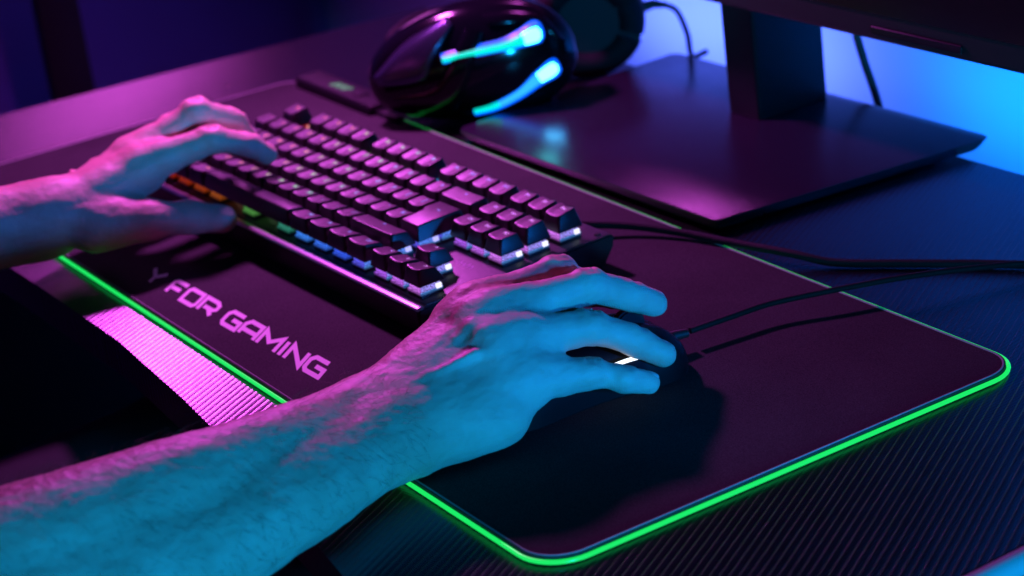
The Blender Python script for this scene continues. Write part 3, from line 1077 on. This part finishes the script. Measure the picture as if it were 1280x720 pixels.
def arm(wrist, fingers, thumb, elbow, side, pisi, width_dir):
    """fingers: name -> [mcp, pip, dip, tip]; side +1: little finger on +x"""
    W = v3(*wrist)
    wd = v3(*width_dir); wd /= np.linalg.norm(wd)
    path = [W] + [v3(*p) for p in elbow]
    E = path[-1]
    prims = []
    palm = []
    order = ['index', 'middle', 'ring', 'pinky']
    carp = {'index': -13, 'middle': -4.5, 'ring': 4.5, 'pinky': 12.5}
    rads = {'index': (9.9, 9.0, 8.2, 7.3), 'middle': (10.1, 9.2, 8.4, 7.4), 'ring': (9.6, 8.7, 7.9, 7.1), 'pinky': (8.6, 7.6, 7.0, 6.3)}
    J = {k: [v3(*p) for p in v] for k, v in fingers.items()}
    for k in order:
        m = J[k][0]
        c0 = W + wd * carp[k] * side
        low = v3(0, 0, -3.2)
        palm.append((c0, m + low, 15.5, 12.2 if k != 'pinky' else 11.0, 10))
        palm.append((c0 + (m - c0) * .45 + v3(0, 0, -9), m + v3(0, 0, -10), 11, 9.5, 10))
    # heel of the hand and ball of the thumb
    palm.append((W + wd * 15 * side + v3(0, 14, -5), v3(*pisi), 15.5, 13.5, 10))
    T = [v3(*p) for p in thumb]
    palm.append((W - wd * 14 * side + v3(0, 12, -3), T[0], 16, 15, 10))
    palm.append((T[0], T[1], 16, 11.5, 10))
    prims.append((1, palm))
    # forearm as two strands
    fa = []
    fa.append((W + (W - path[1]) * -.0, path[1], 17, 19, 9))
    sp = spline(path, 6)
    ts = np.linspace(0, 1, len(sp))
    wrist_wd = wd.copy()
    far_wd = v3(.62, 0, -.78 * side); far_wd /= np.linalg.norm(far_wd)
    off_ = np.interp(ts, [0, .15, .4, .7, 1], [11.5, 11.5, 12.5, 14.5, 12])
    rad_ = np.interp(ts, [0, .15, .35, .62, .85, 1], [17.6, 17.8, 21.0, 26.5, 31, 33])
    wds = [wrist_wd + (far_wd - wrist_wd) * min(1, t * 1.8) for t in ts]
    wds = [w_ / np.linalg.norm(w_) for w_ in wds]
    pts = list(zip(sp, off_, rad_, wds))
    for s_ in (-1, 1):
        for (p, o1, r1, w1), (q, o2, r2, w2) in zip(pts, pts[1:]):
            fa.append((p + w1 * o1 * s_, q + w2 * o2 * s_, r1, r2, 9))
    fa.append((E, E + v3(-side * 12, -70, 150), 40, 44, 14))
    prims.append((16, fa))
    # head of the ulna
    prims.append((9, [(W + wd * 17 * side + v3(0, -16, 8), W + wd * 17 * side + v3(0, -19, 8), 9.5, 9, 4)]))
    # tendons and knuckles on the back of the hand
    for k in order:
        m = J[k][0]
        c0 = W + wd * carp[k] * .7 * side + v3(0, 8, 11)
        d = (m - c0)
        prims.append((6, [(c0 + d * .25, m + v3(0, -5, 5.6), 2.3, 2.8, 3)]))
        prims.append((7, [(m + v3(0, -3, 2.2), m + v3(0, 3, 1.8), rads[k][0] - .6, rads[k][0] - .8, 4)]))
    # a vein or two
    mm, rr_ = J['middle'][0], J['ring'][0]
    prims.append((2.4, [(W + v3(6, 20, 18), (rr_ + J['pinky'][0]) / 2 + v3(0, -26, 10.5), 2.1, 1.9, 3), ((rr_ + J['pinky'][0]) / 2 + v3(0, -26, 10.5), (rr_ + J['pinky'][0]) / 2 + v3(2, -6, 7.5), 1.7, 1.5, 3)]))
    prims.append((4, [(W + v3(2, 25, 14), (mm + rr_) / 2 + v3(0, -22, 6.5), 1.8, 1.6, 3), ((mm + rr_) / 2 + v3(0, -22, 6.5), (rr_ + J['pinky'][0]) / 2 + v3(0, -10, 6.5), 1.6, 1.4, 3)]))
    # fingers
    for k in order:
        a_, b_, c_, d_ = J[k]
        r0, r1, r2, r3 = rads[k]
        g = [(a_, b_, r0, r1, 3), (b_, c_, r1 - .4, r2, 4), (c_, d_, r2 - .1, r3, 4),
             (b_ + v3(0, 0, .8), b_ + v3(0, .5, .8), r1 + .25, r1 + .25, 4)]
        u_ = (b_ - a_) / np.linalg.norm(b_ - a_)
        # soft flesh below the first and second bones
        g.append((a_ + (b_ - a_) * .35 + v3(0, 0, -2.2), a_ + (b_ - a_) * .75 + v3(0, 0, -2.2), r0 - 1.4, r1 - .6, 4))
        prims.append((3.0, g))
        # web at the root of the finger
        prims.append((9, [(a_ + v3(0, -4, -3), a_ + (b_ - a_) * .22 + v3(0, 0, -1), r0, r0 - .3, 6)]))
    for ka, kb_ in zip(order, order[1:]):
        a0, a1_ = J[ka][0], J[ka][1]; b0, b1_ = J[kb_][0], J[kb_][1]
        ua = (a1_ - a0) / np.linalg.norm(a1_ - a0); ub = (b1_ - b0) / np.linalg.norm(b1_ - b0)
        for dist, dz_, rr2 in ((-14, -2.0, 9.5), (-2, -1.2, 8.6), (9, -2.0, 7.6), (18, -3.4, 6.4)):
            prims.append((7, [(a0 + ua * dist + v3(0, 0, dz_), b0 + ub * dist + v3(0, 0, dz_), rr2, rr2, 4)]))
    # thumb
    prims.append((8, [(T[0], T[1], 15, 11.6, 6), (T[1], T[2], 11.2, 10.4, 5), (T[2], T[3], 10.2, 9.2, 5)]))
    # creases over the middle joints
    cr = []
    for k in order:
        a_, b_, c_, d_ = J[k]
        for jt, (pp, qq), rr2 in ((b_, (a_, c_), rads[k][1]), (c_, (b_, d_), rads[k][2])):
            ax = (qq - pp); ax /= np.linalg.norm(ax)
            up = v3(0, 0, 1) - ax * ax[2]; up /= np.linalg.norm(up)
            sd = np.cross(ax, up)
            for o_ in ((-2.6, 0, 2.6) if jt is b_ else (-1.4, 1.4)):
                cen = jt + up * (rr2 + 1.0) + ax * o_
                cr.append((cen - sd * 4.4 - up * .85, cen + sd * 4.4 - up * .85, .6, .6, 2.2))
    prims.append(('carve', cr))
    allp = [p for ko, g in prims for (a__, b__, ra, rb, k) in g for p in (a__ - max(ra, rb) - 6, a__ + max(ra, rb) + 6, b__ - max(ra, rb) - 6, b__ + max(ra, rb) + 6)]
    lo = np.min(allp, 0); hi = np.max(allp, 0)
    return prims, lo, hi, J, T

RIGHT = {'index': [(463.2, -142.0, 63.0), (467.4, -91.3, 66.0), (466.7, -71.8, 49), (465.8, -56.0, 40.0)],
         'middle': [(483.4, -140.5, 64.2), (491.2, -88.7, 64.1), (490.3, -62.1, 49.4), (489.0, -46.2, 39.2)],
         'ring': [(501.6, -144.5, 56.5), (506.4, -100.5, 48.9), (513.1, -77.2, 34.8), (517.4, -63.7, 23.5)],
         'pinky': [(515.8, -148.9, 41.5), (522.8, -115.1, 32.3), (530.6, -99.5, 26.4), (531.9, -84.8, 18.7)]}
RT = [(466, -184, 32), (446, -146, 31), (440, -112, 26), (441, -90, 22)]
LEFT = {'index': [(98.0, -158.9, 68.5), (113.7, -115.9, 75.3), (117.3, -91.8, 65.9), (113.6, -78.9, 54.5)],
        'middle': [(80.0, -157.7, 70.0), (92.5, -113.5, 89.0), (91.8, -88.4, 76.0), (90.1, -79.4, 60.0)],
        'ring': [(63.6, -163.1, 58.1), (72.8, -123.1, 78.5), (71.6, -99.6, 70.0), (70.0, -88.8, 56.4)],
        'pinky': [(50.2, -170.0, 45.9), (51.9, -137.2, 61.9), (49.7, -121.2, 62.9), (49.0, -106.9, 55.7)]}
LT = [(106, -202, 41), (120, -172, 38.5), (125, -146, 33.5), (137, -128.5, 29.5)]
parts = []
nails = []
for wrist, fg, th, el, side, pisi, wdir, h in (
        ((496, -228, 33.5), RIGHT, RT, [(521, -296, 40), (537, -390, 44), (548, -490, 52)], 1, (519, -168, 24), (1, .22, -.22), 1.35),
        ((85.0, -229.0, 47.5), LEFT, LT, [(80, -295, 53), (68, -387, 62), (55, -480, 72)], -1, (62, -196, 34), (1, 0, .75), 1.6)):
    prims, lo, hi, J, T = arm(wrist, fg, th, el, side, pisi, wdir)
    parts.append(surface(prims, h, lo, hi))
    for k in ('index', 'middle', 'ring', 'pinky'):
        nails.append((J[k][2], J[k][3], {'index': 7.3, 'middle': 7.4, 'ring': 7.1, 'pinky': 6.3}[k], v3(0, 0, 1)))
    nails.append((T[2], T[3], 8.6, v3(side * -.2, 0, 1)))
def vnoise(P, seed):
    i = np.floor(P).astype(np.int64)
    f = P - i
    f = f * f * (3 - 2 * f)
    def hsh(a_):
        n_ = (a_[:, 0] * 374761393 + a_[:, 1] * 668265263 + a_[:, 2] * 2147483647 + seed * 974711) & 0xffffffff
        n_ = ((n_ ^ (n_ >> 13)) * 1274126177) & 0xffffffff
        return ((n_ ^ (n_ >> 16)) & 0xffff) / 65535.0
    out = 0
    for dx in (0, 1):
        for dy in (0, 1):
            for dz_ in (0, 1):
                w_ = (f[:, 0] if dx else 1 - f[:, 0]) * (f[:, 1] if dy else 1 - f[:, 1]) * (f[:, 2] if dz_ else 1 - f[:, 2])
                out = out + w_ * hsh(i + np.array([dx, dy, dz_]))
    return out - .5
def normals(Vv, Qq):
    n_ = np.cross(Vv[Qq[:, 2]] - Vv[Qq[:, 0]], Vv[Qq[:, 3]] - Vv[Qq[:, 1]])
    o_ = np.zeros_like(Vv)
    for k in range(4):
        np.add.at(o_, Qq[:, k], n_)
    return o_ / (np.linalg.norm(o_, axis=1, keepdims=True) + 1e-9)
relief = []
for pv, pq in parts:
    nn = normals(pv, pq)
    for _ in range(2):                                     # relax the raw surface before adding relief
        acc = np.zeros_like(pv); ct = np.zeros(len(pv))
        for k in range(4):
            for m_ in (1, 3):
                np.add.at(acc, pq[:, k], pv[pq[:, (k + m_) % 4]]); np.add.at(ct, pq[:, k], 1)
        pv = pv * .45 + .55 * acc / ct[:, None]
    d_ = vnoise(pv * np.array([1 / 9., 1 / 16., 1 / 9.]), 1) * 1.2 + vnoise(pv / np.array([3.2, 6.0, 3.2]), 2) * .55
    d_ = d_ - .2 * np.clip(.12 - np.abs(vnoise(pv / np.array([5.0, 3.0, 5.0]), 3)), 0, 1) / .12      # fine creases
    relief.append((pv + nn * d_[:, None], pq, nn))
parts = [(a_, b_) for a_, b_, c_ in relief]
V = np.concatenate([p[0] for p in parts])
Q = np.concatenate([parts[0][1], parts[1][1] + len(parts[0][0])])
# shoulders join the two arms (inside the shirt)
sh = spline([(530, -560, 205), (470, -640, 320), (300, -670, 350), (110, -640, 340), (68, -555, 225)], 5)
tv, tq = [], []
for i, p in enumerate(sh):
    t = sh[min(i + 1, len(sh) - 1)] - sh[max(i - 1, 0)]
    t /= np.linalg.norm(t)
    a1 = np.cross(t, v3(0, 1, .1)); a1 /= np.linalg.norm(a1)
    b1 = np.cross(a1, t)
    for k in range(12):
        g = 2 * math.pi * k / 12
        tv.append(p + (a1 * math.cos(g) + b1 * math.sin(g)) * 40)
tv = np.array(tv)
base_i = len(V)
for i in range(len(sh) - 1):
    for k in range(12):
        tq.append((base_i + i * 12 + k, base_i + i * 12 + (k + 1) % 12, base_i + (i + 1) * 12 + (k + 1) % 12, base_i + (i + 1) * 12 + k))
for ring0, lo_, hi_ in ((0, 0, len(parts[0][0])), ((len(sh) - 1) * 12, len(parts[0][0]), len(V))):
    for k in range(12):
        d = ((V[lo_:hi_] - tv[ring0 + k]) ** 2).sum(1)
        j = np.argpartition(d, 2)[:2] + lo_
        tq.append((base_i + ring0 + k, base_i + ring0 + (k + 1) % 12, j[0], j[1]))
V = np.concatenate([V, tv])
Q = np.concatenate([Q, np.array(tq, dtype=Q.dtype)])
org = v3(300, -480, 0)
me = bpy.data.meshes.new('person')
V2 = (V - org) * S
me.vertices.add(len(V2)); me.vertices.foreach_set('co', V2.astype(np.float32).ravel())
me.loops.add(Q.size); me.loops.foreach_set('vertex_index', Q.astype(np.int32).ravel())
me.polygons.add(len(Q)); me.polygons.foreach_set('loop_start', np.arange(0, Q.size, 4, dtype=np.int32))
me.polygons.foreach_set('loop_total', np.full(len(Q), 4, np.int32))
me.update(calc_edges=True); me.validate()
person = link('person', me, M['skin'], None, True, 0)
person.location = org * S
tag(person, 'person with bare forearms, left hand on the keyboard and right hand on the mouse', 'person')
# hair on the forearms
hv, hf = [], []
rng = np.random.default_rng(5)
for (pv, pq), nn, count, wy in ((parts[0], relief[0][2], 1500, -215), (parts[1], relief[1][2], 260, -235)):
    cand = np.where((pv[:, 1] < wy) & (pv[:, 1] > -470) & (nn[:, 2] > -.35))[0]
    for j in rng.choice(cand, count, replace=False):
        p0, n0 = pv[j], nn[j]
        d_ = v3(.55, .25, -.5) * rng.uniform(.6, 1.2) + rng.normal(0, .35, 3)
        d_ -= n0 * (d_ @ n0); d_ /= np.linalg.norm(d_)
        L_ = rng.uniform(5, 11)
        sdv = np.cross(n0, d_)
        k0 = len(hv)
        for q_ in range(4):
            t = q_ / 3
            c_ = p0 + d_ * L_ * t + n0 * (L_ * .38 * math.sin(t * 2.0) - .2)
            r_ = .075 * (1 - .85 * t)
            for g in range(3):
                hv.append((c_ + (sdv * math.cos(g * 2.094) + n0 * math.sin(g * 2.094)) * r_ - org) * S)
        for q_ in range(3):
            for g in range(3):
                hf.append((k0 + q_ * 3 + g, k0 + q_ * 3 + (g + 1) % 3, k0 + q_ * 3 + 3 + (g + 1) % 3, k0 + q_ * 3 + 3 + g))
hair = make('arm_hair', hv, hf, plain('arm_hair', (.10, .06, .04), .5), person, True, 0)
hair['kind'] = 'stuff'
# nails
for a_, b_, r_, up in nails:
    ax = (b_ - a_) / np.linalg.norm(b_ - a_)
    u_ = up - ax * (ax @ up); u_ /= np.linalg.norm(u_)
    s_ = np.cross(ax, u_)
    verts, faces = [], []
    nu, nv = 8, 8
    for i in range(nu + 1):
        for k in range(nv + 1):
            p = (i / nu - .5) * 2; q = (k / nv - .5) * 2
            w_ = .72 * (1 - .25 * abs(p) ** 3)
            ang = q * w_
            rr = r_ + .10 - .7 * abs(p) ** 3 - .6 * abs(q) ** 4
            c_ = b_ + ax * (p * 4.6 - 1.5) + (u_ * math.cos(ang) + s_ * math.sin(ang)) * rr
            verts.append((c_ - org) * S)
    for i in range(nu):
        for k in range(nv):
            faces.append((i * (nv + 1) + k, (i + 1) * (nv + 1) + k, (i + 1) * (nv + 1) + k + 1, i * (nv + 1) + k + 1))
    make('fingernail', verts, faces, M['nail'], person)

# black T-shirt round the shoulders, outside the picture
shirt = [(8, [((300, -700, 330), (300, -720, -60), 105, 125, 60), ((230, -700, 300), (370, -700, 300), 110, 110, 60),
              ((450, -650, 325), (515, -575, 228), 62, 60, 40), ((130, -650, 335), (90, -575, 240), 60, 58, 40),
              ((230, -680, 340), (130, -650, 335), 80, 62, 40), ((370, -680, 340), (450, -650, 325), 80, 62, 40)])]
SV, SQ = surface([(k, [(v3(*a_), v3(*b_), ra, rb, kk) for a_, b_, ra, rb, kk in g]) for k, g in shirt], 12, (0, -900, -260), (620, -480, 520))
legs_ = [(8, [((210, -640, -150), (175, -170, -130), 88, 70, 40), ((400, -640, -150), (440, -180, -130), 88, 70, 40),
              ((175, -170, -130), (165, -120, -600), 62, 45, 30), ((440, -180, -130), (450, -130, -600), 62, 45, 30),
              ((230, -690, -140), (380, -690, -140), 110, 110, 40)])]
LV, LQ = surface([(k, [(v3(*a_), v3(*b_), ra, rb, kk) for a_, b_, ra, rb, kk in g]) for k, g in legs_], 12, (0, -860, -700), (620, -20, 40))
make('trousers', (LV - org) * S, [tuple(q) for q in LQ], M['denim'], person, True, 0)
make('t_shirt', (SV - org) * S, [tuple(q) for q in SQ], M['denim'], person, True, 0)
